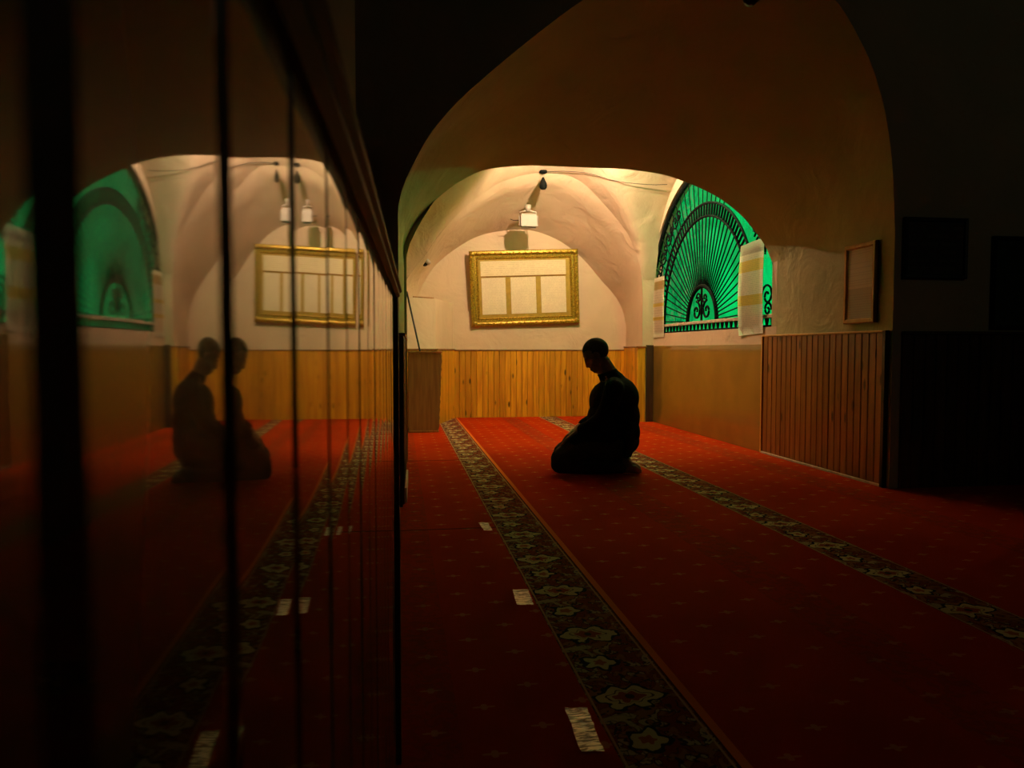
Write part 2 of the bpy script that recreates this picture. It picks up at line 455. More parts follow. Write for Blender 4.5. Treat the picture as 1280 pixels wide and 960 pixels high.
# groin vault of the middle bay
def interp(pts, x):
    if x <= pts[0][0]: return pts[0][1] - (pts[0][0] - x) * 3
    for a, b in zip(pts, pts[1:]):
        if x <= b[0]:
            return a[1] + (b[1]-a[1]) * (x-a[0]) / max(1e-6, b[0]-a[0])
    return pts[-1][1] - (x - pts[-1][0]) * 3
rim_s = [(p.x, p.y) for p in R_ if p.y > 1.0]
def hy(y, x=3.0):
    r_ = 1.14 + math.sqrt(max(0.0, 1.70**2 - (y - 7.22)**2))
    if y > 7.22: r_ = 1.14 + 1.70 * math.sqrt(max(0.0, 1 - ((y - 7.22) / 1.44)**2.8))
    l_ = 1.45 + 1.40 * math.sqrt(max(0.0, 1 - ((y - 7.16) / 1.45)**2))
    t = min(1, max(0, (x - 0.6) / 1.6))
    return l_ + (r_ - l_) * t
def vault_z(x, y):
    a = interp(rim_s, x); b = hy(y, x)
    k = 0.07
    m = k * math.log(math.exp((a-3)/k) + math.exp((b-3)/k)) + 3
    u = max(0, min(1, (x - 0.05) / 2.98)); v = max(0, min(1, (YR - y) / (YR - YB1)))
    dome = 0.50 * math.sin(PI*u) * math.sin(PI * min(1, v * 0.75))
    w_ = mnoise.noise(Vector((x*1.8, y*1.8, 0.3))) * 0.03 * math.sin(PI*u) * math.sin(PI*v)
    return m + dome + w_
bm = bmesh.new(); NX, NY = 60, 56; rows = []
for j in range(NY + 1):
    y = YR - (YR - YB1 + 0.02) * j / NY
    rows.append([bm.verts.new((0.03 + (XW - 0.03 + 0.02) * i / NX, y, vault_z(0.03 + (XW - 0.01) * i / NX, y))) for i in range(NX + 1)])
for a, b in zip(rows, rows[1:]):
    for i in range(NX): bm.faces.new((a[i], a[i+1], b[i+1], b[i]))
vault = struct('ceiling_vault', bm, M['plaster_bay'], smooth=True)
bm = arch_wall(R_, YR + 0.005, -0.1, 3.3, 3.7)
struct('wall_recess_front', bm, M['plaster_bay'])
# barrel of the end recess, edge softened
secs = []
for k in range(15):
    t = k / 14; y = YR + (YW - YR) * t
    tt = t ** 1.05
    row = []
    for a, b in zip(R_, L_):
        p = a.lerp(b, tt)
        if p.y > 1.3: p.y -= 0.02 * math.sin(PI * min(1, t * 3)) ; p.y += 0.012 * mnoise.noise(Vector((p.x*2, y*3, 1)))
        row.append(p)
    secs.append((y, row))
struct('ceiling_recess', loft(secs), M['plaster_bay'], smooth=True)
# end wall
bm = bmesh.new(); box(bm, (-0.1, YW, 0), (3.3, YW + 0.15, 3.0))
wall_back = struct('wall_back', bm, M['plaster'])
# lower masonry of the end wall stands a little proud, with a sloping top edge
bm = bmesh.new()
prof = [(0.60,0.0),(2.95,0.0),(2.95,1.235),(1.15,1.235),(0.915,1.33),(0.70,1.45),(0.60,1.45)]
f1 = [bm.verts.new((x, YW + 0.001, z)) for x, z in prof]; f0 = [bm.verts.new((x, YW - 0.022, z)) for x, z in prof]
bm.faces.new(f0); bm.faces.new(f1)
for i in range(len(prof)): bm.faces.new((f0[i], f0[(i+1) % 7], f1[(i+1) % 7], f1[i]))
link_mesh('plaster_ledge', bm, M['plaster'], wall_back)
# left wall of the bay and of the recess (low thick part splayed)
bm = bmesh.new(); box(bm, (-0.12, YB1, 0), (0.055, YR, 3.7))
wall_bay_left = struct('wall_bay_left', bm, M['plaster'])
bm = bmesh.new()
fp = [(-0.1, 8.22), (0.055, 8.30), (0.41, YR - 0.02), (0.675, YW), (-0.1, YW)]
lo = [bm.verts.new((x, y, 0)) for x, y in fp]; hi = [bm.verts.new((x, y, 1.455)) for x, y in fp]
bm.faces.new(lo); bm.faces.new(hi)
for i in range(5): bm.faces.new((lo[i], lo[(i+1) % 5], hi[(i+1) % 5], hi[i]))
wall_pier_left = struct('wall_recess_left', bm, M['plaster'])
bm = bmesh.new()
fp = [(2.83, YR - 0.04), (3.05, YR - 0.04), (3.05, YW), (2.94, YW)]
lo = [bm.verts.new((x, y, 0)) for x, y in fp]; hi = [bm.verts.new((x, y, 0.90)) for x, y in fp]
bm.faces.new(lo); bm.faces.new(hi)
for i in range(4): bm.faces.new((lo[i], lo[(i+1) % 4], hi[(i+1) % 4], hi[i]))
wall_pier_right = struct('wall_recess_right', bm, M['plaster'])

# right wall of the bay with the half-round window opening
WC, WZ, WR = 7.24, 1.06, 1.60       # centre y, sill z, radius about z=1.14
bm = bmesh.new()
arc = []
NA = 48
for k in range(NA + 1):
    a = PI * k / NA
    arc.append((WC - WR * math.cos(a), 1.14 + WR * math.sin(a)))
arc = [(WC - WR, WZ)] + arc + [(WC + WR, WZ)]
y0, y1, z1 = YB1 - 0.005, 9.0, 3.7
y0 = WC - WR - 0.002
def qx(x, *c): bm.faces.new([bm.verts.new((x, a, b)) for a, b in c])
qx(XW, (y0, 0), (y1, 0), (y1, WZ), (y0, WZ))
for a, b in zip(arc[1:-1], arc[2:-1]): qx(XW, a, b, (b[0], z1), (a[0], z1))
qx(XW, (arc[-1][0], WZ), (y1, WZ), (y1, z1), (arc[-1][0], z1))
for a, b in zip(arc, arc[1:] + arc[:1]):     # reveal
    bm.faces.new([bm.verts.new(v) for v in ((XW, a[0], a[1]), (XW, b[0], b[1]), (XW + 0.16, b[0], b[1]), (XW + 0.16, a[0], a[1]))])
bmesh.ops.remove_doubles(bm, verts=bm.verts[:], dist=0.0005)
wall_right = struct('wall_right', bm, M['plaster'])
# painted glossy dado
bm = bbox((XW - 0.008, YB1 + 0.13, 0), (XW, YR - 0.03, 0.915), 0.002)
link_mesh('painted_dado', bm, M['dado'], wall_right)

# ------------------------------------------------------------------ boards
board_cache = {}
def board_mesh(wd, ht, th, mat, bev):
    key = (round(wd, 4), round(ht, 3), th, mat.name)
    if key not in board_cache:
        bm = bmesh.new()
        # front is -y; tongue-and-groove profile with chamfered front edges
        w2 = wd / 2; g = 0.0012
        wi = w2 - g - bev; sag = 0.00022 if mat.name == 'varnished_board' else 0.0
        mid = [(-wi + 2 * wi * k / 6, -th - sag * (1 - (k / 3 - 1) ** 2)) for k in range(7)] if sag else [(-wi, -th), (wi, -th)]
        prof = [(-w2 + g, 0), (-w2 + g, -th + bev)] + mid + [(w2 - g, -th + bev), (w2 - g, 0)]; nprof = len(prof)
        a = [bm.verts.new((x, y, 0)) for x, y in prof]; b = [bm.verts.new((x, y, ht)) for x, y in prof]
        bm.faces.new(a); bm.faces.new(b)
        for i in range(nprof):
            f_ = bm.faces.new((a[i], a[(i+1) % nprof], b[(i+1) % nprof], b[i]))
            f_.smooth = bool(sag) and 2 <= i < 8
        if sag:
            for e_ in bm.edges: e_.smooth = len(e_.link_faces) == 2 and all(q_.smooth for q_ in e_.link_faces)
        bmesh.ops.recalc_face_normals(bm, faces=bm.faces)
        me = bpy.data.meshes.new('plank'); bm.to_mesh(me); bm.free(); me.materials.append(mat)
        board_cache[key] = me
    return board_cache[key]
def boards(parent, p0, p1, n, ht, mat, th=0.016, bev=0.005, z0=0.0, jitter=0.0015, tilt=0.0, cuts=None, skew=0.0):
    """row of planks from p0 to p1; fronts face to the right-hand side of p0->p1 turned by -90deg"""
    p0 = Vector(p0 + (0,)); p1 = Vector(p1 + (0,)); d = p1 - p0; L = d.length; d.normalize()
    ang = math.atan2(d.y, d.x)
    edges = cuts if cuts else [L * k / n for k in range(n + 1)]
    for a, b in zip(edges, edges[1:]):
        o = bpy.data.objects.new('plank', board_mesh(b - a, ht, th, mat, bev)); COL.objects.link(o)
        nrm = Vector((d.y, -d.x, 0))
        o.location = p0 + d * (a + b) / 2 + Vector((0, 0, z0)) + nrm * random.uniform(-jitter, jitter * 0.3)
        o.rotation_euler = (0, 0, ang + skew + random.uniform(-tilt, tilt))
        o.parent = parent
def rail(name, parent, p0, p1, z0, z1, out, mat, bev=0.003, back=0.0):
    p0 = Vector(p0 + (0,)); p1 = Vector(p1 + (0,)); d = p1 - p0; L = d.length; ang = math.atan2(d.y, d.x)
    bm = bbox((0, -out, z0), (L, back, z1), bev)
    mt = Matrix.Translation(p0) @ Matrix.Rotation(ang, 4, 'Z')
    for v in bm.verts: v.co = mt @ v.co
    return link_mesh(name, bm, mat, parent)

# end wall boards
boards(wall_back, (0.675, YW - 0.024), (2.945, YW - 0.024), 31, 0.855, M['pine'])
rail('cap_rail', wall_back, (0.675, YW - 0.024), (2.945, YW - 0.024), 0.855, 0.872, 0.026, M['lectern'])
# splayed left side and left pier front
boards(wall_pier_left, (0.412, YR - 0.022), (0.675, YW - 0.03), 12, 0.865, M['pine'])
rail('cap_rail', wall_pier_left, (0.412, YR - 0.022), (0.675, YW - 0.03), 0.865, 0.882, 0.026, M['lectern'])
boards(wall_pier_left, (0.06, 8.302), (0.41, YR - 0.022), 6, 0.865, M['pine'])
rail('cap_rail', wall_pier_left, (0.06, 8.302), (0.42, YR - 0.016), 0.865, 0.882, 0.026, M['lectern'])
# right pier
boards(wall_pier_right, (2.935, YW - 0.03), (2.83, YR - 0.042), 12, 0.895, M['pine'])
boards(wall_pier_right, (2.815, YR - 0.042), (2.92, YR - 0.042), 1, 0.895, M['pine'], bev=0.008)
rail('cap_rail', wall_pier_right, (2.80, YR - 0.042), (2.93, YR - 0.042), 0.895, 0.912, 0.026, M['pine_dark'])
rail('cap_rail', wall_pier_right, (2.935, YW - 0.03), (2.83, YR - 0.042), 0.895, 0.912, 0.022, M['lectern'])
boards(wall_pier_right, (2.925, YR - 0.04), (3.02, YR - 0.04), 1, 0.925, M['pine_black'])  # dark board standing in for the shaded gap beside the pier
# boards on the right jamb of the thick arch (fronts face -x)
boards(wall_soffit, (XW, 5.82), (XW, 4.26), 21, 0.965, M['pine_dark'], z0=0.012)
rail('cap_rail', wall_soffit, (XW, 5.83), (XW, 4.25), 0.977, 0.992, 0.026, M['frame_oak'])
rail('skirting', wall_soffit, (XW - 0.016, 5.82), (XW - 0.016, 4.26), 0.0, 0.016, 0.012, M['pale_trim'], 0.002)
rail('end_trim', wall_soffit, (XW, 5.842), (XW, 5.822), 0.0, 0.985, 0.026, M['frame_oak'])
rail('end_trim', wall_soffit, (XW, 4.258), (XW, 4.225), 0.0, 0.992, 0.03, M['black_plastic'])
# dark boards on the front face, right of the arch
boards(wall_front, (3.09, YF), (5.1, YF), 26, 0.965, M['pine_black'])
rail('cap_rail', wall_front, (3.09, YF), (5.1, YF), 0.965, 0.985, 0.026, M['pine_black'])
# dark boards wrapping the left pier
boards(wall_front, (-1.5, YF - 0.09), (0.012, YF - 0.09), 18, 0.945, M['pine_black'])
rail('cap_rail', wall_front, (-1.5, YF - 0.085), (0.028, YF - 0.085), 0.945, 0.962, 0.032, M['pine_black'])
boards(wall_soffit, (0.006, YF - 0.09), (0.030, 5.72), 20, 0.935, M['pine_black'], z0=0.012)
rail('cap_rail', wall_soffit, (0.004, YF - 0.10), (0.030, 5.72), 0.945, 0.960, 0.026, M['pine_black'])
rail('skirting', wall_soffit, (0.022, YF + 0.02), (0.036, 4.86), 0.0, 0.085, 0.012, M['pale_trim'], 0.002)
bm = bmesh.new(); box(bm, (-1.5, YF - 0.088, 0), (0.004, YF, 0.95)); link_mesh('wainscot_backing', bm, M['pine_black'], wall_front)

# near left wall: panelling the camera looks along
WA = R(1.35)
tdir = Vector((math.sin(WA), math.cos(WA), 0)); O = Vector((-0.046, 0, 0))
def wl(s, out=0.0): # point along the wall, out = towards the room
    p = O + tdir * s + Vector((tdir.y, -tdir.x, 0)) * out
    return (p.x, p.y)
bm = bmesh.new()
a = wl(-1.6, -0.30); b = wl(-1.6, -0.075); c = wl(1.545, -0.075); d = wl(1.545, -0.30)
lo = [bm.verts.new(p + (0,)) for p in (a, b, c, d)]; hi = [bm.verts.new(p + (3.95,)) for p in (a, b, c, d)]
bm.faces.new(lo); bm.faces.new(hi)
for i in range(4): bm.faces.new((lo[i], lo[(i+1) % 4], hi[(i+1) % 4], hi[i]))
wall_left = struct('wall_left', bm, M['plaster_dark'])
TH = 0.018
bm = bbox((0, 0, 0), (1, 1, 1), 0)
bm.free()
bm = bmesh.new()
a = wl(-1.6, -0.075); b = wl(-1.6, -TH); c = wl(1.535, -TH); d = wl(1.535, -0.075)
lo = [bm.verts.new(p + (0,)) for p in (a, b, c, d)]; hi = [bm.verts.new(p + (0.978,)) for p in (a, b, c, d)]
bm.faces.new(lo); bm.faces.new(hi)
for i in range(4): bm.faces.new((lo[i], lo[(i+1) % 4], hi[(i+1) % 4], hi[i]))
link_mesh('batten_frame', bm, M['pine_black'], wall_left)
# planks run from far end to near so that fronts face +x
S0 = 1.535
cuts_s = [S0, 1.43, 1.325, 1.22, 1.12, 1.015, 0.912, 0.81, 0.708, 0.604, 0.500, 0.394, 0.288, 0.190, 0.104, 0.0, -0.1, -0.2, -0.3, -0.4, -0.5, -0.6, -0.7, -0.8]
boards(wall_left, wl(-0.8, -TH), wl(S0, -TH), 0, 0.978, M['varnish'], th=TH, bev=0.0065, jitter=0.0004, tilt=R(0.10), skew=R(-0.25),
       cuts=[s + 0.8 for s in reversed(cuts_s)])
rail('end_trim', wall_left, wl(S0 - 0.006, 0), wl(S0 + 0.028, 0), 0, 0.978, 0.007, M['pine_black'], 0.002, back=0.075)
# moulded cap rail
bm = bmesh.new()
prof = [(-0.078, 0.976), (0.004, 0.976), (0.010, 0.981), (0.010, 0.987), (0.014, 0.990), (0.014, 0.996), (0.011, 0.9995), (0.004, 1.001), (-0.078, 1.001)]
A_, B2 = [], []
for (o_, z) in prof:
    p = wl(-1.6, o_); q = wl(S0 + 0.03, o_)
    A_.append(bm.verts.new(p + (z,))); B2.append(bm.verts.new(q + (z,)))
bm.faces.new(A_); bm.faces.new(B2)
for i in range(len(prof)): bm.faces.new((A_[i], A_[(i+1) % 9], B2[(i+1) % 9], B2[i]))
link_mesh('cap_rail', bm, M['rail'], wall_left)
bm = bmesh.new(); tube(bm, [wl(-1.6, 0.0095) + (1.0,), wl(S0 + 0.03, 0.0095) + (1.0,)], 0.0035, 8); link_mesh('glint_strip', bm, M['rail_glint'], wall_left, True)  # pale strip added to draw the highlight along the cap rail

# ------------------------------------------------------------------ window: grille and glass
win = bpy.data.objects.new('window_1', None); COL.objects.link(win); win['kind'] = 'structure'
bm = bmesh.new()
XG = XW + 0.12
cv = [bm.verts.new((XG, y, z)) for y, z in arc]; bm.faces.new(cv)
cv2 = [bm.verts.new((XG + 0.006, y, z)) for y, z in arc]; bm.faces.new(cv2)
for i in range(len(cv)): bm.faces.new((cv[i], cv[(i+1) % len(cv)], cv2[(i+1) % len(cv)], cv2[i]))
link_mesh('green_pane', bm, M['green_glass'], win)
XI = XW + 0.035
WC0, WZ0 = WC, 1.15
def wp(r, a, dx=0.0): return (XI + dx, WC0 - r * math.cos(a), WZ0 + r * math.sin(a))
gr = thing('window_grille', 'black wrought iron fan grille over the green half-round window', 'grille', (0, 0, 0))
def arcring(r, rad, name, n=48):
    bm = bmesh.new(); tube(bm, [wp(r, PI * k / n) for k in range(n + 1)], rad, 6); return link_mesh(name, bm, M['iron'], gr, True)
arcring(1.56, 0.028, 'outer_ring'); arcring(1.20, 0.014, 'middle_ring'); arcring(1.07, 0.014, 'middle_ring'); arcring(0.37, 0.022, 'inner_ring', 24)
NR = 37
for k in range(NR):
    a = PI * (k + 0.5) / NR
    bm = bmesh.new(); tube(bm, [wp(0.37, a), wp(1.08, a)], 0.0075, 5); link_mesh('radial_bar', bm, M['iron'], gr)
    if 12 < k: 
        bm = bmesh.new(); tube(bm, [wp(1.20, a), wp(1.56, a)], 0.006, 5); link_mesh('radial_bar', bm, M['iron'], gr)
bm = bmesh.new()
for k in range(56):        # little rungs between the two rings
    a = PI * (k + 0.5) / 56
    tube(bm, [wp(1.07, a), wp(1.20, a)], 0.012, 5)
o = link_mesh('ring_rungs', bm, M['iron'], gr); o['kind'] = 'stuff'
def scroll(c, r0, turns, start, sgn=1, thick=0.010, n=22):
    pts = []
    for k in range(n + 1):
        t = k / n; r = r0 * (1 - 0.82 * t); a = start + sgn * 2 * PI * turns * t
        pts.append((XI, c[0] + r * math.cos(a), c[1] + r * math.sin(a)))
    bm = bmesh.new(); tube(bm, pts, thick, 5); return link_mesh('scroll', bm, M['iron'], gr)
for k in range(17):        # scrolls in the outer border
    a = PI * (k + 0.5) / 17
    if 8 <= k <= 10 or k == 1 or k == 16: continue
    p = wp(1.385, a)
    scroll((p[1] + 0.05 * math.sin(a), p[2] + 0.05 * math.cos(a)), 0.10, 1.4, a, 1)
    scroll((p[1] - 0.07 * math.sin(a), p[2] - 0.07 * math.cos(a)), 0.065, 1.3, a + PI, -1)
for s_ in (-1, 1):         # stems inside the small arch
    scroll((WC0 + s_ * 0.13, WZ0 + 0.12), 0.10, 1.3, PI / 2, s_, 0.012)
    scroll((WC0 + s_ * 0.08, WZ0 + 0.25), 0.06, 1.2, 0, s_, 0.010)
bm = bmesh.new(); tube(bm, [(XI, WC0, WZ0), (XI, WC0, WZ0 + 0.36)], 0.012, 6); link_mesh('stem', bm, M['iron'], gr)
bm = bbox((XI - 0.03, WC - 1.58, 1.135), (XI + 0.012, WC + 1.58, 1.165), 0.003); link_mesh('sill_rail', bm, M['grille_rail'], gr)
bm = bbox((XI - 0.01, WC - 1.58, 1.062), (XI + 0.01, WC + 1.58, 1.078), 0.003); link_mesh('bottom_rail', bm, M['iron'], gr)
bm = bmesh.new()
for k in range(33):
    y = WC - 1.56 + k * 0.0975
    v = [bm.verts.new((XI, y - 0.035, 1.136)), bm.verts.new((XI, y + 0.035, 1.136)), bm.verts.new((XI, y + 0.012, 1.076)), bm.verts.new((XI, y - 0.012, 1.076))]
    w2 = [bm.verts.new((XI + 0.01, q.co.y, q.co.z)) for q in v]
    bm.faces.new(v); bm.faces.new(w2)
    for i in range(4): bm.faces.new((v[i], v[(i+1) % 4], w2[(i+1) % 4], w2[i]))
o = link_mesh('bottom_studs', bm, M['iron'], gr); o['kind'] = 'stuff'

# paper notices hanging on the grille
def hanging_paper(name, label, y0, y1, z0, z1, x, mat, curl, skew=0.0):
    bm = bmesh.new(); n = 10; m_ = 5; rows = []
    for j in range(n + 1):
        t = j / n; z = t * (z1 - z0)
        rows.append([bm.verts.new((-curl * math.sin(PI * t) * 0.5 + 0.006 * math.sin(4 * i / m_ + 3 * t), (y1 - y0) * (i / m_ - 0.5), z + skew * (i / m_ - 0.5))) for i in range(m_ + 1)])
    for a, b in zip(rows, rows[1:]):
        for i in range(m_): bm.faces.new((a[i], a[i+1], b[i+1], b[i]))
    g = bmesh.ops.solidify(bm, geom=bm.faces[:], thickness=0.0012)
    o = link_mesh(name, bm, mat, None, True); o.location = (x, (y0 + y1) / 2, z0)
    return tag(o, label, 'notice')
hanging_paper('paper_notice', 'long paper notice with two yellow bands hanging at near end of green window', 5.84, 6.28, 1.0, 1.80, XW - 0.012, M['poster_a'], 0.03, -0.015)
hanging_paper('paper_notice', 'narrow paper notice with brown heading at far end of green window', 8.20, 8.54, 1.015, 1.72, XW - 0.012, M['poster_b'], 0.02)

# ------------------------------------------------------------------ framed things
def frame_bar(bm, L, prof, y0=0.0):
    """mitred bar along +x of length L at outer edge z=0, prof = [(inset z, height out)]"""
    A = [bm.verts.new((i, -h, i)) for i, h in prof]; B = [bm.verts.new((L - i, -h, i)) for i, h in prof]
    for k in range(len(prof) - 1): bm.faces.new((A[k], A[k+1], B[k+1], B[k]))
    bm.faces.new((A[-1], A[0], B[0], B[-1]))
    return A + B
def make_frame(parent, W, Hh, prof, mat, name='frame_side'):
    for k, (L, rot, off) in enumerate(((W, 0, (-W/2, 0, -Hh/2)), (Hh, 1, (W/2, 0, -Hh/2)), (W, 2, (W/2, 0, Hh/2)), (Hh, 3, (-W/2, 0, Hh/2)))):
        bm = bmesh.new(); vs = frame_bar(bm, L, prof)
        mt = Matrix.Translation(off) @ Matrix.Rotation(-rot * PI / 2, 4, 'Y')
        for v in vs: v.co = mt @ v.co
        link_mesh(name, bm, mat, parent)
# ornate gilt frame on the end wall
FW, FH = 1.405, 0.955
gf = thing('picture_frame', 'large ornate gilt frame with a heading and three printed sheets', 'picture frame', (1.588, YW - 0.064, 1.662), (R(2.2), R(-2.3), R(-0.6)))
gprof = [(0.0, 0.0), (0.0, 0.024), (0.012, 0.036), (0.035, 0.040), (0.052, 0.032), (0.060, 0.018), (0.085, 0.016), (0.098, 0.026), (0.104, 0.022), (0.112, 0.012), (0.112, 0.0)]
make_frame(gf, FW, FH, gprof, M['gold'])
bm = bmesh.new()
def leafs(L, org, dx, dz, nrm):
    n = int(L / 0.038)
    for k in range(n):
        t = (k + 0.5) / n
        p = Vector(org) + Vector((dx, 0, dz)) * (L * t)
        ang = math.atan2(dz, dx) + (0.7 if k % 2 else -0.7)
        mt = Matrix.Rotation(-ang, 3, 'Y')
        ball(bm, p + Vector((nrm[0], 0, nrm[1])) * (0.036 + 0.006 * (1 if k % 2 else -1)) + Vector((0, -0.038, 0)), 0.016, 1, (1.15, 0.55, 0.5), mt)
leafs(FW, (-FW/2, 0, -FH/2), 1, 0, (0, 1)); leafs(FW, (-FW/2, 0, FH/2), 1, 0, (0, -1))
leafs(FH, (-FW/2, 0, -FH/2), 0, 1, (1, 0)); leafs(FH, (FW/2, 0, -FH/2), 0, 1, (-1, 0))
for sx in (-1, 1):
    for sz in (-1, 1): ball(bm, (sx * (FW/2 - 0.04), -0.034, sz * (FH/2 - 0.04)), 0.034, 2, (1, 0.5, 1))
o = link_mesh('leaf_carving', bm, M['gold'], gf, True); o['kind'] = 'stuff'
iw, ih = FW - 0.22, FH - 0.22
link_mesh('backing', bbox((-iw/2 - 0.01, -0.012, -ih/2 - 0.01), (iw/2 + 0.01, 0.0, ih/2 + 0.01), 0), M['gold_flat'], gf)
link_mesh('frame_back', bbox((-FW/2 + 0.01, 0.0, -FH/2 + 0.01), (FW/2 - 0.01, 0.018, FH/2 - 0.01), 0.003), M['pine_dark'], gf)
px = lambda u: -iw/2 + iw * u
pz = lambda v: ih/2 - ih * v
link_mesh('heading_sheet', bbox((px(0.025), -0.016, pz(0.285)), (px(0.955), -0.012, pz(0.03)), 0.001), M['sheet_head'], gf)
for (a, b) in ((0.03, 0.29), (0.345, 0.62), (0.675, 0.95)):
    link_mesh('printed_sheet', bbox((px(a), -0.016, pz(0.945)), (px(b), -0.012, pz(0.315)), 0.001), M['sheet'], gf)
link_mesh('divider_strip', bbox((px(0.02), -0.020, pz(0.302)), (px(0.96), -0.012, pz(0.291)), 0.001), M['pine_dark'], gf)

# small oak-framed notice on the right jamb (faces -x)
sf = thing('picture_frame', 'small light wooden frame with a paper notice above the brown wainscot', 'picture frame', (XW - 0.006, 4.515, 1.307), (0, 0, R(-90)))
fw, fh = 0.335, 0.525
make_frame(sf, fw, fh, [(0, 0), (0, 0.018), (0.006, 0.024), (0.024, 0.024), (0.032, 0.014), (0.032, 0)], M['frame_oak'])
link_mesh('notice_sheet', bbox((-fw/2 + 0.025, -0.010, -fh/2 + 0.025), (fw/2 - 0.025, -0.002, fh/2 - 0.025), 0.001), M['framed_sheet'], sf)
bm = bmesh.new(); box(bm, (-fw/2, -0.003, -fh/2), (fw/2, 0.004, fh/2)); link_mesh('frame_back', bm, M['frame_black'], sf)
# dark board and dark framed print on the front face
db = thing('notice_board', 'black wall-mounted notice board to the right of the arch', 'notice board', (3.30, YF - 0.002, 1.50))
make_frame(db, 0.435, 0.375, [(0, 0), (0, 0.022), (0.006, 0.026), (0.022, 0.024), (0.026, 0.012), (0.026, 0)], M['frame_black'])
link_mesh('board_panel', bbox((-0.20, -0.012, -0.17), (0.20, 0.0, 0.17), 0.002), M['dark_sheet'], db)
dp = thing('picture_frame', 'dark glazed frame on the unlit wall at the right edge of the photo', 'picture frame', (4.00, YF - 0.002, 1.293))
make_frame(dp, 0.60, 0.585, [(0, 0), (0, 0.02), (0.006, 0.026), (0.018, 0.026), (0.024, 0.012), (0.024, 0)], M['rail'])
link_mesh('dark_print', bbox((-0.285, -0.010, -0.275), (0.285, 0.0, 0.275), 0.002), M['dark_green'], dp)

# ------------------------------------------------------------------ lamps and fittings
PX, PY = 1.668, YR - 0.02
rz = vault_z(PX, PY) 
hb = thing('hanging_bulb', 'small black pear-shaped unlit lamp hanging from the crown of the recess arch', 'lamp', (PX, PY, 2.80))
tp = rz - 2.80
bm = bmesh.new(); lathe(bm, [(0.0, tp + 0.012), (0.045, tp + 0.008), (0.048, tp - 0.012), (0.030, tp - 0.024), (0.0, tp - 0.025)], 20)
link_mesh('ceiling_rose', bm, M['iron'], hb, True)
bm = bmesh.new(); tube(bm, [(-0.012, 0, tp - 0.02), (-0.008, 0, 0.075)], 0.002, 5); tube(bm, [(0.012, 0, tp - 0.02), (0.008, 0, 0.075)], 0.002, 5); link_mesh('cord', bm, M['black_plastic'], hb)
bm = bmesh.new(); lathe(bm, [(0.0, 0.080), (0.012, 0.078), (0.018, 0.060), (0.030, 0.035), (0.042, 0.008), (0.046, -0.018), (0.041, -0.042), (0.026, -0.060), (0.0, -0.066)], 24)
link_mesh('lamp_shade', bm, M['iron'], hb, True)
# the lit lamp, above the line of the thick arch
zc = vault_z(LAMP.x, LAMP.y); top = zc - LAMP.z
pl = thing('ceiling_lamp', 'lit bulb with an added light-blocking half shade close under the vault, behind the thick arch', 'lamp', tuple(LAMP))
bm = bmesh.new(); lathe(bm, [(0.0, top + 0.01), (0.05, top + 0.005), (0.055, top - 0.012), (0.035, top - 0.022), (0.0, top - 0.024)], 20)
link_mesh('ceiling_rose', bm, M['black_metal'], pl, True)
bm = bmesh.new(); lathe(bm, [(0.0, top - 0.015), (0.014, top - 0.015), (0.014, 0.040), (0.0, 0.040)], 12); link_mesh('lamp_socket', bm, M['black_metal'], pl, True)
SA, SB = R(-90 - 112), R(-90 + 31)  # unseen half shade, its arc shaped to keep lamplight off the front hall
RS = 0.115
prof = [(RS * math.cos(R(e)), RS * math.sin(R(e))) for e in (62, 45, 28, 12, -4, -20, -38, -57)]
inner = [(r * 0.965, z * 0.965) for r, z in reversed(prof)]
bm = bmesh.new(); lathe(bm, prof + inner + [prof[0]], 22, (0, 0, 0), SA, SB)
link_mesh('lamp_shade', bm, M['black_metal'], pl, True)
prof = [(RS * math.cos(R(e)), RS * math.sin(R(e))) for e in (62, 45, 28, 12, -4, -20, -32)]
inner = [(r * 0.965, z * 0.965) for r, z in reversed(prof)]
bm = bmesh.new(); lathe(bm, prof + inner + [prof[0]], 8, (0, 0, 0), R(-90 - 136), SA + 0.002)  # unseen baffle added to darken the left side of the vault
link_mesh('light_baffle', bm, M['black_metal'], pl, True)
bm = bmesh.new(); tube(bm, [(0, 0, 0.075), (-0.02, -0.05, 0.10), (-0.023, -0.053, 0.102)], 0.003, 5); link_mesh('shade_holder', bm, M['black_metal'], pl)
bm = bmesh.new(); ball(bm, (0, 0.0, 0.0), 0.020, 3, (1, 1, 1.2)); ball(bm, (0, 0, 0.028), 0.012, 2)
link_mesh('bulb', bm, M['bulb'], pl, True)
# unseen green tube added round the window top to tint the vault green
M['green_fill_tube'] = emis('green_fill_tube', (0.02, 1.0, 0.28), 150.0)
bm = bmesh.new(); tube(bm, [(XW - 0.025, WC - 1.60 * math.cos(R(a)), 1.14 + 1.60 * math.sin(R(a))) for a in range(60, 93, 3)], 0.013, 8)
link_mesh('green_fill_tube', bm, M['green_fill_tube'], win, True)
for a in (60, 92):
    bm = bmesh.new(); ball(bm, (XW - 0.02, WC - 1.60 * math.cos(R(a)), 1.14 + 1.60 * math.sin(R(a))), 0.022, 2); link_mesh('fill_tube_holder', bm, M['white_plastic'], win, True)

# cable run along the vault from the lamp towards the window
pts = [(1.702, 8.559, 2.951), (1.80, 8.54, 2.953), (1.902, 8.514, 2.953), (2.01, 8.46, 2.938), (2.11, 8.395, 2.918), (2.224, 8.287, 2.865), (2.33, 8.164, 2.796), (2.485, 8.061, 2.743), (2.658, 8.023, 2.723), (2.827, 7.976, 2.709), (2.938, 7.925, 2.706)]
pts = [(a, b, c - 0.010) for a, b, c in pts]
bm = bmesh.new(); tube(bm, pts, 0.003, 5)
tag(link_mesh('electric_cable', bm, M['black_plastic'], None, True), 'thin black cable running across the vault towards the green window', 'cable')

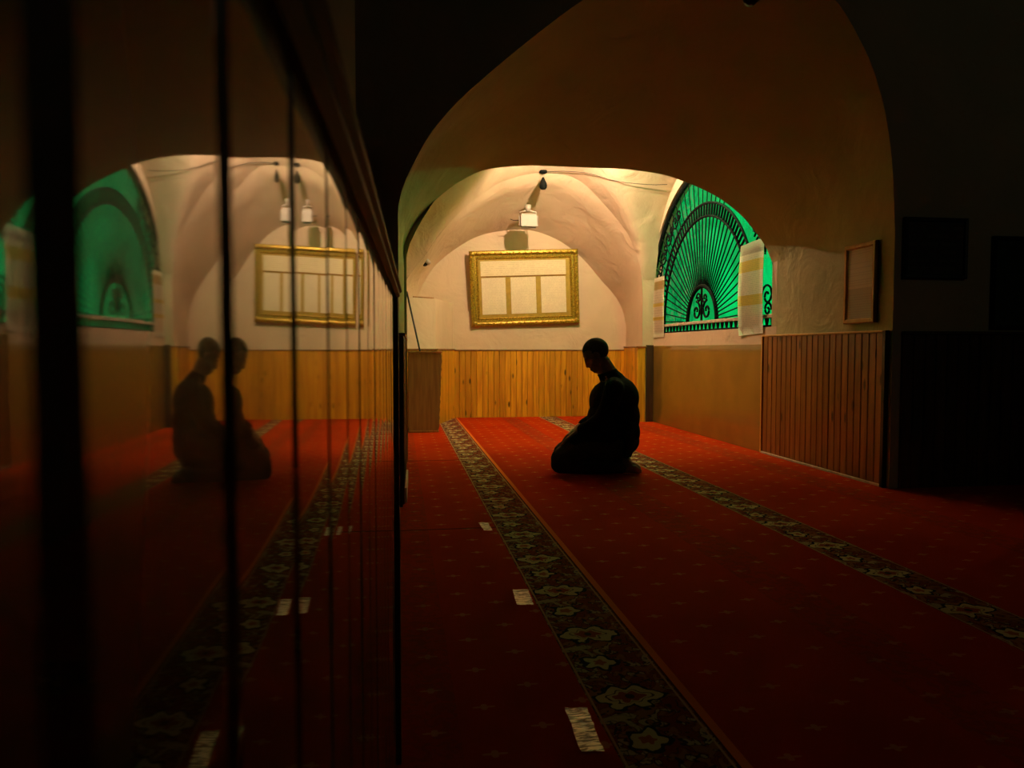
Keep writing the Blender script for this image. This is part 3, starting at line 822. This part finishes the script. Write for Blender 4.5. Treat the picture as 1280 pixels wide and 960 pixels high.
# white speaker on the recess barrel
bx = thing('wall_speaker', 'white rounded box speaker mounted over the gilt frame', 'speaker', (1.562, 9.00, 2.437))
bm = bmesh.new(); box(bm, (-0.125, -0.07, -0.095), (0.125, 0.07, 0.095))
for v in bm.verts:
    if v.co.y > 0: v.co.x *= 0.8; v.co.z *= 0.85
bmesh.ops.bevel(bm, geom=bm.edges[:], offset=0.03, segments=4, affect='EDGES'); sb_ = link_mesh('speaker_body', bm, M['white_plastic'], bx, True)
bm = bmesh.new(); box(bm, (-0.10, -0.076, -0.07), (0.10, -0.066, 0.07)); bmesh.ops.bevel(bm, geom=bm.edges[:], offset=0.004, segments=2, affect='EDGES'); link_mesh('speaker_front', bm, M['white_plastic'], sb_)
bm = bmesh.new(); tube(bm, [(-0.10, 0, 0.08), (-0.10, 0, 0.112), (-0.04, 0, 0.128), (0.04, 0, 0.128), (0.10, 0, 0.112), (0.10, 0, 0.08)], 0.010, 6); link_mesh('bracket', bm, M['white_plastic'], bx, True)
bm = bmesh.new(); lathe(bm, [(0, 0.12), (0.03, 0.12), (0.04, 0.20), (0, 0.20)], 12); link_mesh('ceiling_mount', bm, M['white_plastic'], bx, True)
bm = bmesh.new(); tube(bm, [(-0.10, 0.03, 0.02), (-0.17, 0.06, 0.02), (-0.21, 0.03, 0.028)], 0.005, 5); link_mesh('lead', bm, M['black_plastic'], sb_)

# dome camera on the left side of the recess
dc = thing('dome_camera', 'small dark-domed security camera on the left springing of the vault', 'camera', (0.30, 8.86, 1.90), (0, R(38), 0))
bm = bmesh.new(); lathe(bm, [(0, 0.05), (0.055, 0.05), (0.06, 0.03), (0.058, 0.0), (0, 0.0)], 20); cb = link_mesh('camera_base', bm, M['white_plastic'], dc, True)
bm = bmesh.new(); lathe(bm, [(0.046, 0.002), (0.044, -0.015), (0.034, -0.033), (0.018, -0.043), (0, -0.046)], 20); link_mesh('camera_dome', bm, M['black_plastic'], cb, True)

# dark hanging lamp over the near part of the hall, only its tip in view
hl = thing('hanging_lamp', 'black hanging lamp whose tip shows at the top of the photo', 'lamp', (1.245, 2.50, 2.16), (0, R(18), 0))
bm = bmesh.new(); lathe(bm, [(0.0, -0.085), (0.018, -0.082), (0.030, -0.06), (0.05, -0.03), (0.10, 0.03), (0.125, 0.09), (0.12, 0.11), (0.06, 0.15), (0.025, 0.18), (0.0, 0.18)], 28)
link_mesh('lamp_body', bm, M['black_metal'], hl, True)
bm = bmesh.new(); tube(bm, [(0, 0, 0.17), (-0.04, 0, 0.5), (-0.235, 0, 1.0), (-0.43, 0, 1.70)], 0.006, 6); link_mesh('chain', bm, M['black_metal'], hl)
bm = bmesh.new(); lathe(bm, [(0.0, 0.02), (0.04, 0.02), (0.045, -0.01), (0.0, -0.02)], 14, (-0.46, 0, 1.665)); link_mesh('ceiling_rose', bm, M['black_metal'], hl, True)

# ------------------------------------------------------------------ lectern, stick, metal bar
lc = thing('lectern', 'plain wooden lectern with slanted side at the left of the prayer hall', 'lectern', (0.0, 7.80, 0))
def panel(name, pts, y0, y1, mat, parent):
    bm = bmesh.new(); A = [bm.verts.new((x, y0, z)) for x, z in pts]; B = [bm.verts.new((x, y1, z)) for x, z in pts]
    bm.faces.new(A); bm.faces.new(B); n = len(pts)
    for i in range(n): bm.faces.new((A[i], A[(i+1) % n], B[(i+1) % n], B[i]))
    bmesh.ops.bevel(bm, geom=bm.edges[:], offset=0.003, segments=1, affect='EDGES')
    return link_mesh(name, bm, mat, parent)
panel('front_panel', [(0.085, 0.02), (0.395, 0.02), (0.432, 0.835), (0.085, 0.835)], 0.0, 0.018, M['lectern'], lc)
panel('back_panel', [(0.085, 0.02), (0.395, 0.02), (0.432, 0.80), (0.085, 0.80)], 0.32, 0.338, M['lectern'], lc)
wav = [(0.395, 0.02), (0.372, 0.02), (0.412, 0.825), (0.434, 0.825)]
for k in range(9):
    z = 0.80 - k * 0.085; x = 0.395 + (0.037 * z / 0.83)
    wav += [(x + 0.006, z), (x + 0.001, z - 0.03), (x + 0.009, z - 0.055)]
wav += [(0.399, 0.03)]
panel('side_panel', wav, 0.019, 0.319, M['lectern'], lc)
panel('side_panel', [(0.087, 0.02), (0.105, 0.02), (0.105, 0.825), (0.087, 0.825)], 0.019, 0.319, M['lectern'], lc)
link_mesh('top_board', bbox((0.080, -0.012, 0.836), (0.440, 0.345, 0.853), 0.004), M['lectern'], lc)
link_mesh('base', bbox((0.080, -0.008, 0.0), (0.402, 0.342, 0.02), 0.004), M['pine_dark'], lc)
bm = bmesh.new(); tube(bm, [(0.078, 8.19, 1.505), (0.230, 8.20, 0.80), (0.400, 8.21, 0.0)], 0.010, 8)
tag(link_mesh('walking_stick', bm, M['black_plastic'], None, True), 'thin black stick leaning behind the lectern against the left wall', 'stick')
mbar = rail('metal_bar', None, (0.150, 8.400), (0.385, 8.580), 1.4555, 1.468, 0.012, M['pine_dark'], 0.002, back=0.006)
tag(mbar, 'thin dark bar lying on the plaster ledge above the lectern', 'bar')

# ------------------------------------------------------------------ tape on the carpet
def tape(pts, label):
    bm = bmesh.new(); n = 10; rows = []
    (a, b, c, d) = [Vector(p) for p in pts]      # far-left, far-right, near-right, near-left
    for j in range(n + 1):
        t = j / n; l = a.lerp(d, t); r = b.lerp(c, t)
        row = []
        for i in range(5):
            p = l.lerp(r, i / 4)
            ed = random.uniform(-0.002, 0.002)
            row.append(bm.verts.new((p.x + ed, p.y, 0.0022 + random.uniform(0, 0.0022))))
        rows.append(row)
    for p, q in zip(rows, rows[1:]):
        for i in range(4): bm.faces.new((p[i], p[i+1], q[i+1], q[i]))
    bmesh.ops.solidify(bm, geom=bm.faces[:], thickness=0.001)
    o = link_mesh('tape_strip', bm, M['foil'], None); tag(o, label, 'tape', 'strips of pale tape along the carpet border')
tape([(0.389, 1.715), (0.443, 1.707), (0.430, 1.511), (0.382, 1.518)], 'nearest and longest strip of shiny pale tape on the red carpet')
tape([(0.396, 2.606), (0.452, 2.597), (0.444, 2.439), (0.387, 2.447)], 'middle strip of shiny pale tape on the red carpet')
tape([(0.384, 3.657), (0.432, 3.650), (0.434, 3.484), (0.395, 3.49)], 'farthest strip of shiny pale tape on the red carpet beside the flower border')

# ------------------------------------------------------------------ kneeling man
MAN = Vector((1.345, 5.10, 0)); D = Vector((-0.965, 0.262, 0)).normalized(); LF = Vector((-D.y, D.x, 0))
def mp(s, z, l=0.0): return MAN + D * s + LF * l + Vector((0, 0, z))
def cap_chain(bm, pts, sub=2):
    """pts: (s, z, l, r) chain -> overlapping spheres that a remesh fuses into one tapering limb"""
    for (a, b) in zip(pts, pts[1:]):
        A = mp(*a[:3]); B = mp(*b[:3]); L = (B - A).length; step = max(0.004, min(a[3], b[3]) * 0.3)
        n = max(1, int(L / step))
        for k in range(n + 1):
            t = k / n; ball(bm, A.lerp(B, t), a[3] + (b[3] - a[3]) * t, sub)
def ell(bm, c, rs, pitch=0.0, sub=3):
    """ellipsoid, radii along (facing, side, up), pitched forward"""
    fr = Matrix((( D.x, LF.x, 0), (D.y, LF.y, 0), (0, 0, 1)))
    ball(bm, mp(*c), 1.0, sub, rs, fr @ Matrix.Rotation(pitch, 3, 'Y'))
def fuse(bm, name, mat, voxel, parent=None, smooth_it=4):
    me = bpy.data.meshes.new('tmp'); bm.to_mesh(me); bm.free()
    ob = bpy.data.objects.new('tmp', me); COL.objects.link(ob)
    md = ob.modifiers.new('r', 'REMESH'); md.mode = 'VOXEL'; md.voxel_size = voxel; md.use_smooth_shade = True
    ms = ob.modifiers.new('s', 'SMOOTH'); ms.iterations = smooth_it; ms.factor = 0.5
    dg = bpy.context.evaluated_depsgraph_get(); dg.update()
    ev = ob.evaluated_get(dg); m2 = bpy.data.meshes.new_from_object(ev)
    bpy.data.objects.remove(ob); bpy.data.meshes.remove(me)
    m2.name = name; m2.materials.clear(); m2.materials.append(mat)
    for p in m2.polygons: p.use_smooth = True
    o = bpy.data.objects.new(name, m2); COL.objects.link(o)
    if parent: o.parent = parent
    return o
bm = bmesh.new()
# trunk
ell(bm, (-0.19, 0.25, 0), (0.13, 0.16, 0.12)); ell(bm, (-0.20, 0.40, 0), (0.11, 0.14, 0.13)); ell(bm, (-0.17, 0.54, 0), (0.12, 0.16, 0.14), 0.25)
cap_chain(bm, [(-0.14, 0.62, -0.15, 0.05), (-0.14, 0.62, 0.15, 0.05)])
cap_chain(bm, [(-0.15, 0.62, 0, 0.085), (-0.115, 0.70, 0, 0.068), (-0.070, 0.775, 0, 0.066)])
# head: skull, face, jaw, pitched down
PT = R(36)
hc = (-0.020, 0.832)
def hp(f, u, l=0.0):   # head-local forward / up -> s, z
    return (hc[0] + f * math.cos(PT) + u * math.sin(PT), hc[1] - f * math.sin(PT) + u * math.cos(PT), l)
ell(bm, hp(-0.018, 0.018), (0.093, 0.076, 0.088), PT)
ell(bm, hp(0.022, -0.030), (0.062, 0.062, 0.085), PT)
ell(bm, hp(0.040, -0.090), (0.040, 0.044, 0.030), PT)      # chin and jaw
ell(bm, hp(0.010, -0.070), (0.050, 0.056, 0.040), PT)
ell(bm, hp(0.062, 0.012), (0.020, 0.056, 0.012), PT, 2)    # brow
cap_chain(bm, [hp(0.078, 0.0) + (0.0085,), hp(0.090, -0.036) + (0.011,)])   # nose
ell(bm, hp(0.080, -0.040), (0.013, 0.019, 0.010), PT, 2)
ell(bm, hp(0.078, -0.066), (0.012, 0.026, 0.006), PT, 2); ell(bm, hp(0.076, -0.077), (0.012, 0.023, 0.007), PT, 2)  # lips
for s_ in (-1, 1):
    ell(bm, hp(0.070, -0.008, 0.031 * s_), (0.013, 0.014, 0.010), PT, 2)     # eyelids
    ell(bm, hp(0.045, -0.040, 0.045 * s_), (0.022, 0.018, 0.020), PT, 2)     # cheeks
    ell(bm, hp(-0.014, -0.012, 0.079 * s_), (0.018, 0.008, 0.031), PT + 0.2, 2)  # ears
    # legs folded under
    cap_chain(bm, [(-0.16, 0.215, 0.085 * s_, 0.095), (0.03, 0.175, 0.12 * s_, 0.078), (0.20, 0.085, 0.14 * s_, 0.060)])
    cap_chain(bm, [(0.19, 0.068, 0.14 * s_, 0.058), (0.02, 0.062, 0.125 * s_, 0.055), (-0.20, 0.045, 0.085 * s_, 0.036)])
    cap_chain(bm, [(-0.20, 0.050, 0.085 * s_, 0.036), (-0.25, 0.075, 0.085 * s_, 0.034)])   # heel
    cap_chain(bm, [(-0.20, 0.045, 0.085 * s_, 0.034), (-0.30, 0.036, 0.075 * s_, 0.032), (-0.335, 0.022, 0.07 * s_, 0.020)])
    # arms, hands resting on the thighs
    cap_chain(bm, [(-0.145, 0.60, 0.185 * s_, 0.056), (-0.070, 0.395, 0.225 * s_, 0.042), (0.055, 0.325, 0.165 * s_, 0.029)])
    cap_chain(bm, [(0.055, 0.325, 0.165 * s_, 0.027), (0.095, 0.302, 0.150 * s_, 0.026)])
    for q in (-0.022, -0.008, 0.008, 0.022):   # palm
        cap_chain(bm, [(0.095, 0.302, 0.150 * s_ + q * 0.8, 0.016), (0.142, 0.268, 0.143 * s_ + q, 0.0135)])
    for i, (q, ln) in enumerate(((-0.030, 0.060), (-0.010, 0.072), (0.010, 0.078), (0.030, 0.070))):
        l0 = 0.143 * s_ - q * s_
        base = (0.142, 0.268, l0 * 1.0)
        m1 = (0.142 + ln * 0.5, 0.268 - ln * 0.34, l0 - q * s_ * 0.15)
        m2_ = (0.142 + ln * 0.88, 0.268 - ln * 0.85, l0 - q * s_ * 0.28)
        cap_chain(bm, [base + (0.010,), m1 + (0.0092,), m2_ + (0.0078,)], 1)
    cap_chain(bm, [(0.100, 0.298, (0.150 - 0.020) * s_, 0.013), (0.130, 0.276, (0.150 - 0.052) * s_, 0.0105), (0.162, 0.246, (0.150 - 0.060) * s_, 0.009)], 1)
man = fuse(bm, 'person', M['skin'], 0.005)
tag(man, 'person kneeling on the red carpet in dark clothes with head bowed and hands on thighs', 'person')
# cropped hair
bm = bmesh.new()
g = ball(bm, mp(*hp(-0.022, 0.022)), 1.0, 4, (0.0955, 0.0790, 0.0905), Matrix(((D.x, LF.x, 0), (D.y, LF.y, 0), (0, 0, 1))) @ Matrix.Rotation(PT, 3, 'Y'))
fwd = D * math.cos(PT) - Vector((0, 0, 1)) * math.sin(PT); upv = D * math.sin(PT) + Vector((0, 0, 1)) * math.cos(PT)
hcw = mp(*hp(0, 0)); kill = []
for v in bm.verts:
    q = v.co - hcw; f_, u_ = q.dot(fwd), q.dot(upv)
    if u_ < 0.045 + f_ * 0.25 - (0.085 if f_ < -0.02 else 0.085 * max(0, (0.02 - f_) / 0.04) if f_ < 0.02 else 0): kill.append(v)
bmesh.ops.delete(bm, geom=kill, context='VERTS')
link_mesh('hair', bm, M['hair'], man, True)
# trousers
bm = bmesh.new()
ell(bm, (-0.19, 0.23, 0), (0.15, 0.185, 0.12))
for s_ in (-1, 1):
    cap_chain(bm, [(-0.17, 0.225, 0.09 * s_, 0.120), (0.04, 0.200, 0.125 * s_, 0.108), (0.195, 0.110, 0.145 * s_, 0.088)])
    cap_chain(bm, [(0.215, 0.074, 0.145 * s_, 0.068), (0.02, 0.066, 0.13 * s_, 0.064), (-0.17, 0.052, 0.088 * s_, 0.050), (-0.21, 0.050, 0.085 * s_, 0.047)])
for v in bm.verts:
    v.co.z = max(v.co.z, 0.004)
tr = fuse(bm, 'trousers', M['trousers'], 0.008, man, 3)
# coat with collar, sleeves and hanging hem
bm = bmesh.new()
ell(bm, (-0.185, 0.53, 0), (0.150, 0.190, 0.155), 0.25)
ell(bm, (-0.185, 0.40, 0), (0.158, 0.185, 0.17)); ell(bm, (-0.180, 0.29, 0), (0.165, 0.205, 0.14))
cap_chain(bm, [(-0.155, 0.615, -0.16, 0.066), (-0.155, 0.615, 0.16, 0.066)])
cap_chain(bm, [(-0.165, 0.635, 0, 0.085), (-0.120, 0.685, 0, 0.070)])
ell(bm, (-0.122, 0.50, 0), (0.142, 0.150, 0.155), 0.2); ell(bm, (-0.12, 0.38, 0), (0.155, 0.165, 0.15))
for k in range(-8, 9):      # back hem
    l = k * 0.024; s0 = -0.285 + 0.00075 * k * k
    cap_chain(bm, [(s0 - 0.012, 0.36, l, 0.030), (s0 - 0.010, 0.24, l, 0.026), (s0 + 0.010, 0.135 + 0.006 * math.sin(k * 1.7), l, 0.016)], 1)
for s_ in (-1, 1):
    cap_chain(bm, [(-0.155, 0.60, 0.195 * s_, 0.072), (-0.115, 0.48, 0.222 * s_, 0.064), (-0.070, 0.395, 0.238 * s_, 0.060), (-0.005, 0.350, 0.205 * s_, 0.052), (0.060, 0.322, 0.168 * s_, 0.041)])
    cap_chain(bm, [(-0.12, 0.29, 0.13 * s_, 0.10), (0.00, 0.270, 0.14 * s_, 0.085), (0.09, 0.225, 0.15 * s_, 0.072)])   # skirt over the thighs
bm.verts.ensure_lookup_table()
ct = fuse(bm, 'coat', M['coat'], 0.008, man, 4)
bm = bmesh.new()
n = 28; rows = []
for j, (sh, zz, rr) in enumerate(((-0.135, 0.668, 0.074), (-0.118, 0.695, 0.068), (-0.105, 0.715, 0.0655), (-0.102, 0.713, 0.0625), (-0.118, 0.688, 0.063))):
    rows.append([bm.verts.new(mp(sh + rr * math.cos(2*PI*k/n), zz - 0.35 * rr * math.cos(2*PI*k/n) , rr * math.sin(2*PI*k/n))) for k in range(n)])
for a, b in zip(rows, rows[1:]):
    for k in range(n): bm.faces.new((a[k], a[(k+1) % n], b[(k+1) % n], b[k]))
link_mesh('collar', bm, M['coat'], ct, True)
